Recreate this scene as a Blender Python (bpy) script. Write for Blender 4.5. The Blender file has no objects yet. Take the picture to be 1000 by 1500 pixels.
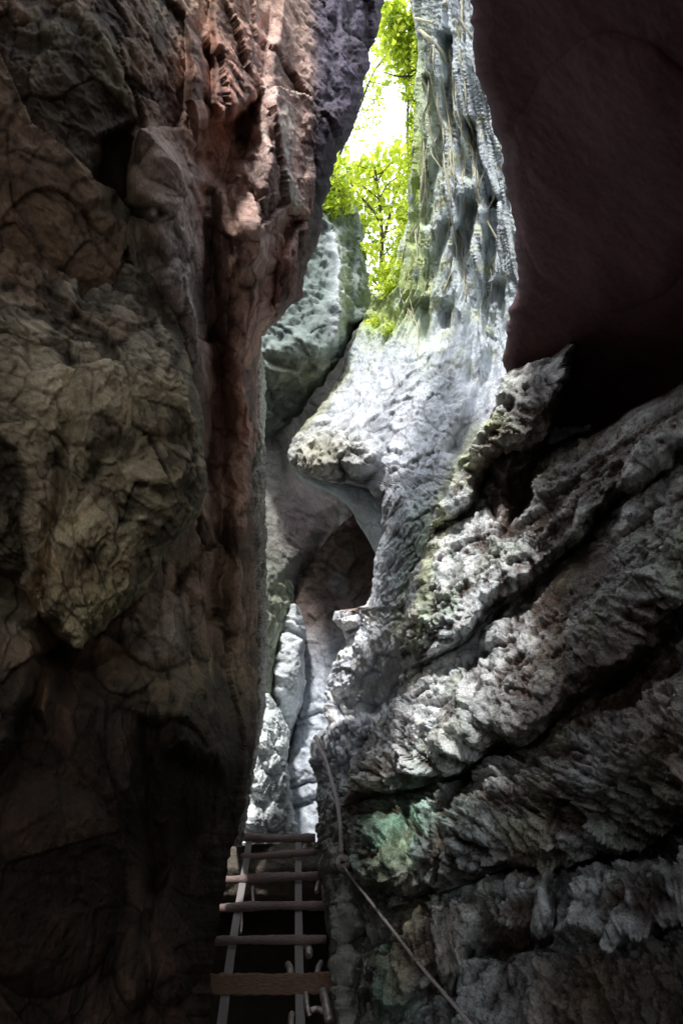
import bpy, math, random, time
import numpy as np
random.seed(7); rng = np.random.default_rng(7)
T0 = time.time()
Q = 1.0                       # mesh density
C = bpy.context.scene.collection
F32 = np.float32

# ------------------------------------------------------------------ camera
PITCH = math.radians(30.0); FPX = 1100.0
CAM = np.array([0, 0, 1.5]); FW = np.array([0, math.cos(PITCH), math.sin(PITCH)])
UP = np.array([0, -math.sin(PITCH), math.cos(PITCH)]); RT = np.array([1.0, 0, 0])
def at(px, py, d):
    """point seen at photo pixel (px,py) standing d metres ahead"""
    px = np.asarray(px, float); py = np.asarray(py, float); d = np.asarray(d, float)
    return (CAM + d[..., None]*(FW + ((px-500)/FPX)[..., None]*RT + ((750-py)/FPX)[..., None]*UP))
def pt(px, py, d): return at(np.array(px), np.array(py), np.array(d))

# ------------------------------------------------------------------ noise
PERM = rng.permutation(256).astype(np.int32); PERM = np.concatenate([PERM]*3)
G3 = rng.normal(size=(256, 3)); G3 /= np.linalg.norm(G3, axis=1)[:, None]; G3 = G3.astype(F32)
J3 = rng.random((256, 3)).astype(F32); H1 = rng.random(256).astype(F32)
def hsh(i, j, k): return PERM[PERM[PERM[i & 255] + (j & 255)] + (k & 255)]
def noise(p):
    p = p.astype(F32); f = np.floor(p); i = f.astype(np.int32); r = p - f
    u = r*r*r*(r*(r*6-15)+10); out = 0
    for a in (0, 1):
        wx = u[..., 0] if a else 1-u[..., 0]
        for b in (0, 1):
            wy = u[..., 1] if b else 1-u[..., 1]
            for c in (0, 1):
                wz = u[..., 2] if c else 1-u[..., 2]
                g = G3[hsh(i[..., 0]+a, i[..., 1]+b, i[..., 2]+c)]
                out = out + wx*wy*wz*(g[..., 0]*(r[..., 0]-a)+g[..., 1]*(r[..., 1]-b)+g[..., 2]*(r[..., 2]-c))
    return out*1.6
def fbm(p, f, oct=4, gain=.5, ridged=False):
    s = 0; a = 1; n = 0
    for o in range(oct):
        v = noise(p*f + 17.3*o)
        if ridged: v = 1-2*np.abs(v)
        s = s + a*v; n += a; a *= gain; f *= 2.03
    return s/n
def chunks(p, f, tilt=.75):
    """faceted broken-rock field: every voronoi cell is a tilted plane; also returns the crack distance"""
    q = (p*f).astype(F32); fl = np.floor(q); i = fl.astype(np.int32); r = q-fl
    sh = q.shape[:-1]
    d1 = np.full(sh, 9, F32); d2 = np.full(sh, 9, F32); h = np.zeros(sh, F32)
    for a in (-1, 0, 1):
        for b in (-1, 0, 1):
            for c in (-1, 0, 1):
                k = hsh(i[..., 0]+a, i[..., 1]+b, i[..., 2]+c)
                v = r - (J3[k] + np.array([a, b, c], F32))
                d = np.sqrt((v*v).sum(-1)); g = G3[(k*7+3) & 255]
                hh = H1[k]-.5 + tilt*(v*g).sum(-1)
                near = d < d1
                d2 = np.where(near, d1, np.minimum(d2, d)); h = np.where(near, hh, h); d1 = np.where(near, d, d1)
    return h, d2-d1, d1
def warp(p, f, a, seed=0):
    return p + a*np.stack([noise(p*f+11+seed), noise(p*f+37+seed), noise(p*f+71+seed)], -1)
def lev(x, a=25, b=70, k=6):
    lo, hi = np.percentile(x[::k, ::k], [a, b]); return ss(lo, hi, x)
def ss(a, b, x):
    t = np.clip((x-a)/(b-a), 0, 1); return t*t*(3-2*t)

# ------------------------------------------------------------------ px-space helpers
def curve(pts, jag=0.0, seed=0, fr=.05):
    pts = np.array(sorted(pts, key=lambda q: q[0]), float)
    def f(t):
        t = np.asarray(t, float)
        v = np.interp(t, pts[:, 0], pts[:, 1])
        if jag:
            z = np.stack([t*fr, t*0+seed+.5, t*0+.3], -1); v = v + jag*fbm(z, 1, 4, .6)
        return v
    return f
def tps(pts):
    P = np.array(pts, float); x = P[:, :2]/500; v = P[:, 2]
    def U(r): return r*r*np.log(r+1e-9)
    n = len(P); K = U(np.linalg.norm(x[:, None]-x[None], axis=-1)) + 1e-3*np.eye(n)
    A = np.zeros((n+3, n+3)); A[:n, :n] = K; A[:n, n] = 1; A[:n, n+1:] = x; A[n, :n] = 1; A[n+1:, :n] = x.T
    w = np.linalg.solve(A, np.concatenate([v, [0, 0, 0]]))
    def f(X, Y):
        o = w[n] + w[n+1]*X/500 + w[n+2]*Y/500
        for i in range(n): o = o + w[i]*U(np.sqrt((X/500-x[i, 0])**2+(Y/500-x[i, 1])**2))
        return o
    return f
def segdist(X, Y, a, b):
    dx, dy = b[0]-a[0], b[1]-a[1]; L = dx*dx+dy*dy+1e-9
    t = np.clip(((X-a[0])*dx+(Y-a[1])*dy)/L, 0, 1)
    return np.hypot(X-a[0]-t*dx, Y-a[1]-t*dy)
def line(X, Y, pts):
    d = 1e9
    for a, b in zip(pts[:-1], pts[1:]): d = np.minimum(d, segdist(X, Y, a, b))
    return d
def poly(X, Y, pts):
    """signed distance, positive inside"""
    d = line(X, Y, list(pts)+[pts[0]]); ins = np.zeros(X.shape, bool); n = len(pts)
    for i in range(n):
        (x1, y1), (x2, y2) = pts[i], pts[(i+1) % n]
        c = ((y1 > Y) != (y2 > Y)) & (X < (x2-x1)*(Y-y1)/(y2-y1+1e-9)+x1); ins ^= c
    return np.where(ins, d, -d)
def blob(X, Y, x, y, rx, ry, ang=0):
    c, s = math.cos(math.radians(ang)), math.sin(math.radians(ang))
    u = ((X-x)*c+(Y-y)*s)/rx; v = (-(X-x)*s+(Y-y)*c)/ry
    return np.exp(-(u*u+v*v))
def dome(X, Y, x, y, rx, ry, ang=0):
    c, s = math.cos(math.radians(ang)), math.sin(math.radians(ang))
    u = ((X-x)*c+(Y-y)*s)/rx; v = (-(X-x)*s+(Y-y)*c)/ry
    return np.sqrt(np.clip(1-u*u-v*v, 0, 1))

# ------------------------------------------------------------------ materials
def new_mat(name):
    m = bpy.data.materials.new(name); m.use_nodes = True; nt = m.node_tree
    b = nt.nodes['Principled BSDF']; return m, nt, b
def rock_mat(name, rough=.55, bump=.6, scale=1.0, var=.35, spec=.5, grain=(1, 1, 1)):
    m, nt, b = new_mat(name); N, K = nt.nodes, nt.links
    at_ = N.new('ShaderNodeAttribute'); at_.attribute_name = 'Col'
    tc = N.new('ShaderNodeTexCoord')
    n1 = N.new('ShaderNodeTexNoise'); n1.inputs['Scale'].default_value = 9*scale; n1.inputs['Detail'].default_value = 9; n1.inputs['Roughness'].default_value = .68
    n2 = N.new('ShaderNodeTexNoise'); n2.inputs['Scale'].default_value = 55*scale; n2.inputs['Detail'].default_value = 6; n2.inputs['Roughness'].default_value = .7
    v = N.new('ShaderNodeTexVoronoi'); v.inputs['Scale'].default_value = 34*scale
    mp = N.new('ShaderNodeMapping'); mp.inputs['Scale'].default_value = grain; K.new(tc.outputs['Object'], mp.inputs[0])
    for q in (n1, n2, v): K.new(mp.outputs[0], q.inputs['Vector'])
    mr = N.new('ShaderNodeMapRange'); mr.inputs['From Min'].default_value = .3; mr.inputs['From Max'].default_value = .72
    mr.inputs['To Min'].default_value = 1-var; mr.inputs['To Max'].default_value = 1+var; K.new(n1.outputs['Fac'], mr.inputs['Value'])
    mr2 = N.new('ShaderNodeMapRange'); mr2.inputs['From Min'].default_value = .3; mr2.inputs['From Max'].default_value = .7
    mr2.inputs['To Min'].default_value = .72; mr2.inputs['To Max'].default_value = 1.28; K.new(n2.outputs['Fac'], mr2.inputs['Value'])
    mu = N.new('ShaderNodeMath'); mu.operation = 'MULTIPLY'; K.new(mr.outputs[0], mu.inputs[0]); K.new(mr2.outputs[0], mu.inputs[1])
    vm = N.new('ShaderNodeVectorMath'); vm.operation = 'SCALE'; K.new(at_.outputs['Color'], vm.inputs[0]); K.new(mu.outputs[0], vm.inputs['Scale'])
    K.new(vm.outputs[0], b.inputs['Base Color'])
    rr = N.new('ShaderNodeMapRange'); rr.inputs['To Min'].default_value = rough-.2; rr.inputs['To Max'].default_value = min(1, rough+.25)
    K.new(n2.outputs['Fac'], rr.inputs['Value']); K.new(rr.outputs[0], b.inputs['Roughness'])
    b.inputs['Specular IOR Level'].default_value = spec
    ad = N.new('ShaderNodeMath'); ad.operation = 'ADD'; K.new(n1.outputs['Fac'], ad.inputs[0])
    m2 = N.new('ShaderNodeMath'); m2.operation = 'MULTIPLY_ADD'; m2.inputs[1].default_value = .35; K.new(n2.outputs['Fac'], m2.inputs[0]); 
    m3 = N.new('ShaderNodeMath'); m3.operation = 'MULTIPLY'; m3.inputs[1].default_value = .25; K.new(v.outputs['Distance'], m3.inputs[0]); K.new(m3.outputs[0], m2.inputs[2])
    K.new(m2.outputs[0], ad.inputs[1])
    bp = N.new('ShaderNodeBump'); bp.inputs['Strength'].default_value = bump; bp.inputs['Distance'].default_value = .06/scale
    K.new(ad.outputs[0], bp.inputs['Height']); K.new(bp.outputs[0], b.inputs['Normal'])
    return m
M_WET = rock_mat('wet_rock', .27, 1.0, 1.6, .5, .9, (1, .5, .9))
M_DARK = rock_mat('overhang_rock', .9, .12, .5, .08, .1)
M_DRY = rock_mat('dry_rock', .62, .6, 1.4, .3, .22, (1, .6, .8))
M_FAR = rock_mat('smooth_rock', .75, .35, .7, .2, .25)
M_PALE = rock_mat('pale_rock', .5, .75, 1.1, .3, .5, (1, .32, .4))

def plain(name, col, rough=.7, nscale=20, var=.3, stretch=(1, 1, 1), bump=.3, metal=0.0):
    m, nt, b = new_mat(name); N, K = nt.nodes, nt.links
    tc = N.new('ShaderNodeTexCoord'); mp = N.new('ShaderNodeMapping'); mp.inputs['Scale'].default_value = stretch
    n = N.new('ShaderNodeTexNoise'); n.inputs['Scale'].default_value = nscale; n.inputs['Detail'].default_value = 7
    K.new(tc.outputs['Object'], mp.inputs[0]); K.new(mp.outputs[0], n.inputs['Vector'])
    cr = N.new('ShaderNodeValToRGB'); cr.color_ramp.elements[0].position = .3; cr.color_ramp.elements[1].position = .7
    cr.color_ramp.elements[0].color = (*[c*(1-var) for c in col], 1); cr.color_ramp.elements[1].color = (*[min(1, c*(1+var)) for c in col], 1)
    K.new(n.outputs['Fac'], cr.inputs[0]); K.new(cr.outputs[0], b.inputs['Base Color'])
    b.inputs['Roughness'].default_value = rough; b.inputs['Metallic'].default_value = metal
    bp = N.new('ShaderNodeBump'); bp.inputs['Strength'].default_value = bump; bp.inputs['Distance'].default_value = .02
    K.new(n.outputs['Fac'], bp.inputs['Height']); K.new(bp.outputs[0], b.inputs['Normal'])
    return m
def leaf_mat(name, c1, c2, trans=.55):
    m, nt, b = new_mat(name); N, K = nt.nodes, nt.links
    oi = N.new('ShaderNodeAttribute'); oi.attribute_name = 'Col'
    cr = N.new('ShaderNodeMix'); cr.data_type = 'RGBA'; cr.inputs['A'].default_value = (*c1, 1); cr.inputs['B'].default_value = (*c2, 1)
    K.new(oi.outputs['Fac'], cr.inputs['Factor']); K.new(cr.outputs['Result'], b.inputs['Base Color']); b.inputs['Roughness'].default_value = .5
    tr = N.new('ShaderNodeBsdfTranslucent'); K.new(cr.outputs['Result'], tr.inputs['Color'])
    mx = N.new('ShaderNodeMixShader'); mx.inputs[0].default_value = trans
    K.new(b.outputs[0], mx.inputs[1]); K.new(tr.outputs[0], mx.inputs[2]); K.new(mx.outputs[0], N['Material Output'].inputs['Surface'])
    return m

# ------------------------------------------------------------------ mesh builders
def tag(o, label=None, cat=None, group=None, kind=None):
    if label: o['label'] = label
    if cat: o['category'] = cat
    if group: o['group'] = group
    if kind: o['kind'] = kind
    return o
def link_mesh(name, V, Fq, mat, col=None, parent=None, smooth=True):
    me = bpy.data.meshes.new(name)
    V = np.asarray(V, F32); Fq = np.asarray(Fq, np.int32); k = Fq.shape[1]
    me.vertices.add(len(V)); me.vertices.foreach_set('co', V.ravel())
    me.loops.add(Fq.size); me.loops.foreach_set('vertex_index', Fq.ravel())
    me.polygons.add(len(Fq)); me.polygons.foreach_set('loop_start', np.arange(0, Fq.size, k, dtype=np.int32))
    me.polygons.foreach_set('loop_total', np.full(len(Fq), k, np.int32))
    me.polygons.foreach_set('use_smooth', np.full(len(Fq), smooth))
    me.update(); me.validate()
    if col is not None:
        a = me.color_attributes.new('Col', 'FLOAT_COLOR', 'POINT')
        c4 = np.ones((len(V), 4), F32); c4[:, :3] = col; a.data.foreach_set('color', c4.ravel())
    me.materials.append(mat)
    o = bpy.data.objects.new(name, me); C.objects.link(o)
    if parent: o.parent = parent
    return o
def grid_faces(ny, nx):
    i = np.arange(ny*nx).reshape(ny, nx)
    return np.stack([i[:-1, :-1], i[1:, :-1], i[1:, 1:], i[:-1, 1:]], -1).reshape(-1, 4)
def normals(P):
    du = np.gradient(P, axis=1); dv = np.gradient(P, axis=0)
    n = np.cross(dv, du); n /= np.linalg.norm(n, axis=-1)[..., None]+1e-9
    return n                               # faces the camera for px right / py down grids
def blur(A, k):
    for ax in (0, 1):
        for _ in range(2):
            pad = [(0, 0)]*A.ndim; pad[ax] = (k, k)
            B = np.cumsum(np.pad(A, pad, mode='edge'), axis=ax)
            n = A.shape[ax]
            hi = np.take(B, np.arange(2*k, 2*k+n), axis=ax); lo = np.take(B, np.arange(0, n), axis=ax)
            A = (hi-lo)/(2*k)
    return A
LAST = {}
def mass(name, y0, y1, L, R, dfun, relief, disp, color, mat, wraps='', back=2.0, rnd=.5, rpx=40, step=2.2, m=26, jit=8, parent=None):
    ny = int((y1-y0)/step*Q); ys = np.linspace(y0, y1, ny)
    Ly, Ry = L(ys), R(ys); nx = int(max(8, np.percentile(Ry-Ly, 90)/step*Q)); u = np.linspace(0, 1, nx)
    X = Ly[:, None] + (Ry-Ly)[:, None]*u[None]; Y = np.repeat(ys[:, None], nx, 1)
    Ez = np.stack([X/60, Y/60, X*0], -1)
    Xw = X + jit*fbm(Ez, 1, 3); Yw = Y + jit*fbm(Ez+31, 1, 3)
    D = dfun(X, Y) - relief(Xw, Yw)
    D0 = dfun(X, Y); W = (Ry-Ly)[:, None]
    e = np.full(X.shape, 1e9)
    rp = np.minimum(rpx, W*.5+1)
    if 'l' in wraps: e = np.minimum(e, (X-Ly[:, None])/rp)
    if 'r' in wraps: e = np.minimum(e, (Ry[:, None]-X)/rp)
    if 't' in wraps: e = np.minimum(e, (Y-y0)/rpx)
    if 'b' in wraps: e = np.minimum(e, (y1-Y)/rpx)
    t = np.clip(1-e, 0, 1); D = D + rnd*(1-np.sqrt(1-t*t+1e-6))
    k = (np.arange(1, m+1)/m)**1.5
    def ext(D, X, Y, ax, end, sh):
        d = np.take(D, [end], ax); x = np.take(X, [end], ax); y = np.take(Y, [end], ax)
        kk = k[None, :] if ax == 1 else k[:, None]
        d2 = d + back*kk; x2 = x + (sh[0]*kk); y2 = y + (sh[1]*kk)
        if end == 0: d2, x2, y2 = [np.flip(q, ax) for q in (d2, x2, y2)]; return [np.concatenate(z, ax) for z in ((d2, D), (x2, X), (y2, Y))]
        return [np.concatenate(z, ax) for z in ((D, d2), (X, x2), (Y, y2))]
    if 'l' in wraps: D, X, Y = ext(D, X, Y, 1, 0, (12, 0))
    if 'r' in wraps: D, X, Y = ext(D, X, Y, 1, -1, (-12, 0))
    if 't' in wraps: D, X, Y = ext(D, X, Y, 0, 0, (0, 12))
    if 'b' in wraps: D, X, Y = ext(D, X, Y, 0, -1, (0, -12))
    P = at(X, Y, D); kb = max(2, min(14, min(X.shape)//6)); n = normals(blur(P, kb)); tc_ = CAM-P; tc_ /= np.linalg.norm(tc_, axis=-1)[..., None]
    n = n + .8*tc_; n /= np.linalg.norm(n, axis=-1)[..., None]
    pad = [[m if 't' in wraps else 0, m if 'b' in wraps else 0], [m if 'l' in wraps else 0, m if 'r' in wraps else 0]]
    D0 = np.pad(D0, pad, mode='edge'); Pn = at(X, Y, D0+.30*(D-D0)); dd, ex = disp(X, Y, Pn)
    fl = (normals(blur(P, 2))*tc_).sum(-1); dd = dd*(.42+.58*ss(.05, .42, blur(fl, 1)))       # steep flanks stay calm
    P2 = P + n*dd[..., None]
    col = color(X, Y, Pn, dd, ex)
    o = link_mesh(name, P2.reshape(-1, 3), grid_faces(*X.shape), mat, np.clip(col, .004, .9).reshape(-1, 3), parent)
    LAST[name] = (X, Y, P2)
    print(name, X.shape, round(time.time()-T0, 1)); return o
def surf(name, px, py):
    """the point of a built surface seen at a photo pixel"""
    X, Y, P = LAST[name]; i = np.argmin((X-px)**2+(Y-py)**2); return P.reshape(-1, 3)[i]
def mixc(a, b, t):
    return a*(1-t[..., None]) + np.array(b)*t[..., None]
def tube(pts, rad, seg=7, closed=False, wob=0.0):
    pts = np.asarray(pts, float); n = len(pts); rad = np.broadcast_to(np.asarray(rad, float), (n,))
    T = np.gradient(pts, axis=0); T /= np.linalg.norm(T, axis=1)[:, None]+1e-9
    ref = np.array([0.3, 1, .2]); ref /= np.linalg.norm(ref)
    A = np.cross(T, ref); A /= np.linalg.norm(A, axis=1)[:, None]+1e-9; B = np.cross(T, A)
    th = np.linspace(0, 2*math.pi, seg, endpoint=False)
    rr = rad[:, None]*(1+wob*rng.normal(size=(n, seg)))
    V = pts[:, None]+rr[..., None]*(np.cos(th)[None, :, None]*A[:, None]+np.sin(th)[None, :, None]*B[:, None])
    i = np.arange(n*seg).reshape(n, seg); j = np.roll(i, -1, 1)
    Fq = np.stack([i[:-1], i[1:], j[1:], j[:-1]], -1).reshape(-1, 4)
    V = V.reshape(-1, 3); a, b = len(V), len(V)+1
    V = np.vstack([V, pts[0], pts[-1]])
    caps = [[i[0, q], j[0, q], a, a] for q in range(seg)] + [[j[-1, q], i[-1, q], b, b] for q in range(seg)]
    return V, Fq, [c[:3] for c in caps]
def tubes_obj(name, parts, mat, parent=None, col=(.3, .3, .3)):
    me = bpy.data.meshes.new(name); V = []; Fs = []
    for v, f, c in parts:
        o = len(V); V += [tuple(q) for q in v]; Fs += [tuple(int(z)+o for z in q) for q in f]+[tuple(int(z)+o for z in q) for q in c]
    me.from_pydata(V, [], Fs); me.update(); me.polygons.foreach_set('use_smooth', [True]*len(me.polygons)); me.materials.append(mat)
    a = me.color_attributes.new('Col', 'FLOAT_COLOR', 'POINT'); a.data.foreach_set('color', np.tile(np.array([*col, 1], F32), len(V)))
    o = bpy.data.objects.new(name, me); C.objects.link(o)
    if parent: o.parent = parent
    return o
def spline(pts, n):
    pts = np.asarray(pts, float); k = len(pts); t = np.linspace(0, k-1, n); i = np.clip(t.astype(int), 0, k-2); f = (t-i)[:, None]
    g = lambda j: pts[np.clip(j, 0, k-1)]
    a, b, c, d = g(i-1), g(i), g(i+1), g(i+2)
    return .5*((2*b)+(-a+c)*f+(2*a-5*b+4*c-d)*f*f+(-a+3*b-3*c+d)*f**3)

# ================================================================== LEFT NEAR WALL
def frontd(px, py, rad=7):
    best = 99
    for X, Y, P in LAST.values():
        if px < X.min()-9 or px > X.max()+9: continue
        R_ = P-CAM; dd = R_@FW; u = 500+FPX*(R_@RT)/dd; v = 750-FPX*(R_@UP)/dd; m_ = (np.abs(u-px) < rad) & (np.abs(v-py) < rad)
        if m_.any(): best = min(best, float(dd[m_].min()))
    return best
def crag(P, s=1.0, a=1.0, seed=0, big=1.0, fine=1.0):
    """general rough rock: chunks at three scales + ridged noise. returns displacement in metres and crack mask"""
    p = warp(P+seed, 1.3*s, .16/s, seed)
    h1, e1, _ = chunks(p, 1.7*s); h2, e2, _ = chunks(warp(p, 5*s, .035/s), 4.6*s); h3, e3, _ = chunks(warp(p, 12*s, .012/s), 11*s)
    r = fbm(p, 3*s, 5, .55, True)
    cr = np.clip(1-e2/.10, 0, 1)
    r2 = fbm(p, 13*s, 4, .6, True)
    d = a/s*(.060*big*h1 + .030*h2 + .018*fine*h3 + .085*r + .022*fine*r2 - .010*cr - .015*np.clip(1-e1/.12, 0, 1))
    return d, (cr, h2, h3, r)

RA = curve([(-160, 590), (0, 562), (60, 548), (110, 531), (170, 521), (220, 497), (240, 489), (290, 478), (330, 468), (370, 455), (430, 440), (470, 405),
            (490, 382), (520, 376), (600, 372), (800, 372), (950, 376), (1040, 378), (1100, 368), (1200, 352), (1290, 328), (1400, 312), (1640, 300)], 9, 3, .035)
LA = curve([(-160, -420), (1640, -420)])
dA = tps([(-400, -100, 2.2), (-400, 700, 1.9), (-400, 1600, 1.7), (0, 0, 3.1), (0, 400, 2.9), (0, 900, 2.75), (0, 1500, 2.3), (200, 0, 3.6), (230, 400, 3.5), (200, 850, 3.35), (200, 1500, 2.6),
          (330, 0, 4.75), (330, 400, 4.3), (340, 800, 4.3), (300, 1100, 3.6), (300, 1500, 3.0), (400, 0, 5.3), (415, 200, 4.75), (440, 400, 4.9), (550, 0, 6.2), (380, 650, 5.0), (370, 950, 4.9), (360, 1200, 4.3)])
TONGUE = [(-60, 330), (150, 345), (235, 400), (262, 480), (292, 600), (304, 715), (286, 755), (240, 800), (205, 872), (150, 920), (108, 940), (66, 905), (40, 850), (-60, 790)]
def relA(X, Y):
    d = X*0
    # knobbly grey-pink column
    c1 = poly(X, Y, [(196, 200), (230, 190), (268, 240), (290, 300), (298, 380), (306, 460), (310, 560), (303, 640), (280, 640), (262, 560), (240, 470), (225, 400), (205, 320)])
    d += .32*ss(-12, 26, c1)
    for b in ((285, 545, 34, 48), (255, 420, 26, 40), (240, 330, 26, 44), (275, 620, 22, 34), (285, 470, 26, 34), (250, 250, 25, 40)): d += .08*dome(X, Y, *b)
    # reddish column
    c2 = poly(X, Y, [(318, 400), (345, 300), (372, 330), (392, 420), (385, 480), (378, 560), (376, 640), (362, 800), (352, 800), (345, 650), (325, 620), (310, 480)])
    d += .25*ss(-12, 26, c2)
    for b in ((330, 360, 24, 52), (352, 470, 26, 52), (355, 570, 24, 44), (365, 610, 20, 34), (345, 680, 22, 44), (350, 760, 20, 40), (342, 880, 34, 44)): d += .09*dome(X, Y, *b)
    # hanging tabs of flowstone
    t1 = poly(X, Y, [(270, 20), (300, 60), (308, 150), (308, 222), (292, 228), (276, 222), (270, 120)]); d += .30*ss(-3, 12, t1)
    t2 = poly(X, Y, [(305, -40), (385, -40), (382, 140), (365, 158), (345, 172), (328, 178), (310, 175), (306, 80)]); d += .26*ss(-3, 12, t2)
    # dark hollow beneath the tabs
    h = poly(X, Y, [(275, 190), (380, 140), (372, 210), (352, 265), (335, 300), (298, 280), (278, 240)]); d -= .40*ss(-6, 22, h)
    # pale rounded column
    c3 = poly(X, Y, [(385, -60), (440, -60), (432, 60), (420, 150), (424, 290), (408, 330), (395, 395), (345, 400), (360, 260), (382, 200)]); d += .34*ss(-14, 34, c3)
    for b in ((398, 110, 22, 50), (400, 180, 26, 40), (390, 250, 32, 44), (402, 310, 26, 30), (370, 370, 30, 50), (365, 320, 24, 34)): d += .09*dome(X, Y, *b)
    d += .26*dome(X, Y, 430, 400, 30, 80, 15)
    # hollow left of the column, upper left bulges
    d -= .25*ss(-10, 24, poly(X, Y, [(140, 210), (200, 180), (198, 330), (150, 320), (132, 270)]))
    d += .10*blob(X, Y, 70, 130, 110, 120) + .08*blob(X, Y, 190, 70, 60, 80) + .08*blob(X, Y, 60, 300, 90, 90)
    # long dark groove between the columns
    d -= .30*np.exp(-(line(X, Y, [(300, 290), (304, 400), (318, 560), (315, 700), (322, 800), (310, 900)])/13)**2)
    # under the tongue
    d -= .40*ss(-20, 50, poly(X, Y, [(60, 890), (120, 950), (200, 890), (290, 750), (318, 800), (300, 860), (200, 1000), (100, 1040), (50, 960)]))
    d += .20*dome(X, Y, 228, 925, 56, 60, -20) + .20*dome(X, Y, 180, 960, 46, 60)
    d += .26*ss(-10, 40, poly(X, Y, [(235, 1000), (300, 975), (335, 990), (358, 1060), (356, 1120), (330, 1150), (240, 1110), (222, 1050)]))
    d += .06*dome(X, Y, 232, 1046, 16, 20)
    d += .22*ss(-6, 20, poly(X, Y, [(-60, 880), (30, 900), (66, 950), (52, 1010), (20, 1100), (-60, 1200)]))
    d += .12*ss(-4, 12, poly(X, Y, [(62, 950), (86, 985), (82, 1020), (62, 1075), (44, 1040), (56, 990)]))
    d += .10*dome(X, Y, 330, 1180, 60, 90) + .1*dome(X, Y, 60, 1300, 120, 160) + .12*dome(X, Y, 195, 1420, 30, 60) + .12*dome(X, Y, 270, 1350, 50, 130, 15)
    d -= .10*np.exp(-(line(X, Y, [(216, 1060), (218, 1180), (230, 1300)])/12)**2)
    return d
def dispA(X, Y, P):
    P = P*np.array([1, .5, .6])                   # pieces run tall
    k = .55*ss(900, 1200, Y)
    d, ex = crag(P, 1.7, .95, 3, big=2.0)
    return d*(1-k), ex
def colA(X, Y, P, dd, ex):
    cr, h2, h3, r = ex
    c = np.ones(X.shape+(3,))*np.array([.25, .17, .115])
    n = fbm(P, 1.3, 4); n2 = fbm(P+9, 4, 4)
    c = mixc(c, (.20, .20, .13), ss(-.1, .5, n)*ss(330, 150, X))
    c = mixc(c, (.55, .47, .45), blob(X, Y, 265, 430, 60, 230)*.9)
    c = mixc(c, (.56, .29, .22), blob(X, Y, 330, 130, 75, 110, 0)*.95)
    c = mixc(c, (.52, .29, .22), blob(X, Y, 352, 540, 42, 190)*.95)
    c = mixc(c, (.86, .60, .54), blob(X, Y, 400, 240, 46, 200))
    c = mixc(c, (.28, .15, .13), blob(X, Y, 420, 420, 40, 60)*.8)
    c = mixc(c, (.10, .085, .12), ss(430, 470, X)*ss(420, 280, Y))
    c = mixc(c, (.34, .19, .10), blob(X, Y, 62, 1010, 26, 60))
    c = mixc(c, (.17, .16, .085), blob(X, Y, 280, 1050, 90, 90)*.8)
    c = mixc(c, (.30, .25, .2), blob(X, Y, 236, 920, 40, 50)*.8)
    c = mixc(c, (.034, .018, .011), ss(900, 1080, Y-.12*X)*.96)  # shadow low on the wall painted in near-black brown
    c = mixc(c, (.05, .035, .03), ss(.1, .6, n2)*.55)
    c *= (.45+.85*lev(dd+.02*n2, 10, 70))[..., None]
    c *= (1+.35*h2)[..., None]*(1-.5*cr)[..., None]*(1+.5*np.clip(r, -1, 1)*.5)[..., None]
    return c
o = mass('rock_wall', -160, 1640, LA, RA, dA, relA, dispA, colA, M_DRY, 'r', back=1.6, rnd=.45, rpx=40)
tag(o, 'dark brown and reddish near rock wall filling the left side', 'rock wall', kind='structure')

# hanging tongue
LT = curve([(300, -420), (600, -420), (820, -60), (860, 38), (905, 64), (935, 100), (946, 112)], 3, 5)
RTt = curve([(300, 150), (345, 190), (400, 236), (480, 262), (600, 291), (715, 305), (755, 288), (800, 243), (872, 206), (920, 152), (940, 124), (946, 116)], 5, 6)
dT = tps([(-400, 300, 2.1), (-400, 900, 2.0), (0, 300, 3.0), (0, 500, 2.62), (0, 800, 2.5), (100, 600, 2.66), (110, 930, 2.85), (150, 320, 3.5), (240, 420, 3.35), (220, 600, 2.95), (300, 700, 3.15), (200, 860, 2.95)])
def relT(X, Y):
    d = .10*ss(-8, 20, poly(X, Y, [(60, 900), (90, 790), (150, 740), (200, 770), (205, 870), (110, 940)]))
    d += .10*ss(-8, 24, poly(X, Y, [(120, 540), (180, 520), (165, 640), (125, 700), (108, 640)]))
    d += .08*dome(X, Y, 230, 560, 60, 80) + .07*dome(X, Y, 60, 430, 80, 80) + .07*dome(X, Y, 190, 420, 50, 70)
    d += .1*dome(X, Y, 240, 720, 70, 70, 40)
    d -= .07*np.exp(-(line(X, Y, [(150, 330), (108, 480), (100, 600), (80, 740), (60, 850)])/9)**2)
    return d
def dispT(X, Y, P):
    d, ex = crag(P*np.array([1, .6, .75]), 2.3, .95, 8, big=1.8, fine=1.5); return d, ex
def colT(X, Y, P, dd, ex):
    cr, h2, h3, r = ex
    c = np.ones(X.shape+(3,))*np.array([.33, .275, .18]); n = fbm(P, 1.8, 4); n2 = fbm(P+5, 5, 4)
    c = mixc(c, (.46, .42, .35), blob(X, Y, 150, 440, 130, 90)*.8)
    c = mixc(c, (.42, .37, .21), blob(X, Y, 150, 860, 80, 70)+.4*blob(X, Y, 250, 740, 60, 50))
    c = mixc(c, (.24, .13, .075), ss(0, .5, n)*.7)
    c = mixc(c, (.07, .06, .045), ss(.05, .6, n2)*.6)
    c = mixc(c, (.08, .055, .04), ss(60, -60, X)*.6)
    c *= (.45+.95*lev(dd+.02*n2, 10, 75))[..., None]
    c *= (1+.45*h2)[..., None]*(1-.5*cr)[..., None]*(1+.3*r)[..., None]
    return c
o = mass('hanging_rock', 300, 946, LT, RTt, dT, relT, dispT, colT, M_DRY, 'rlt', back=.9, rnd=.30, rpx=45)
tag(o, 'big mottled olive-brown rock hanging on the left wall, tapering to a blunt point', 'rock')

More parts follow.
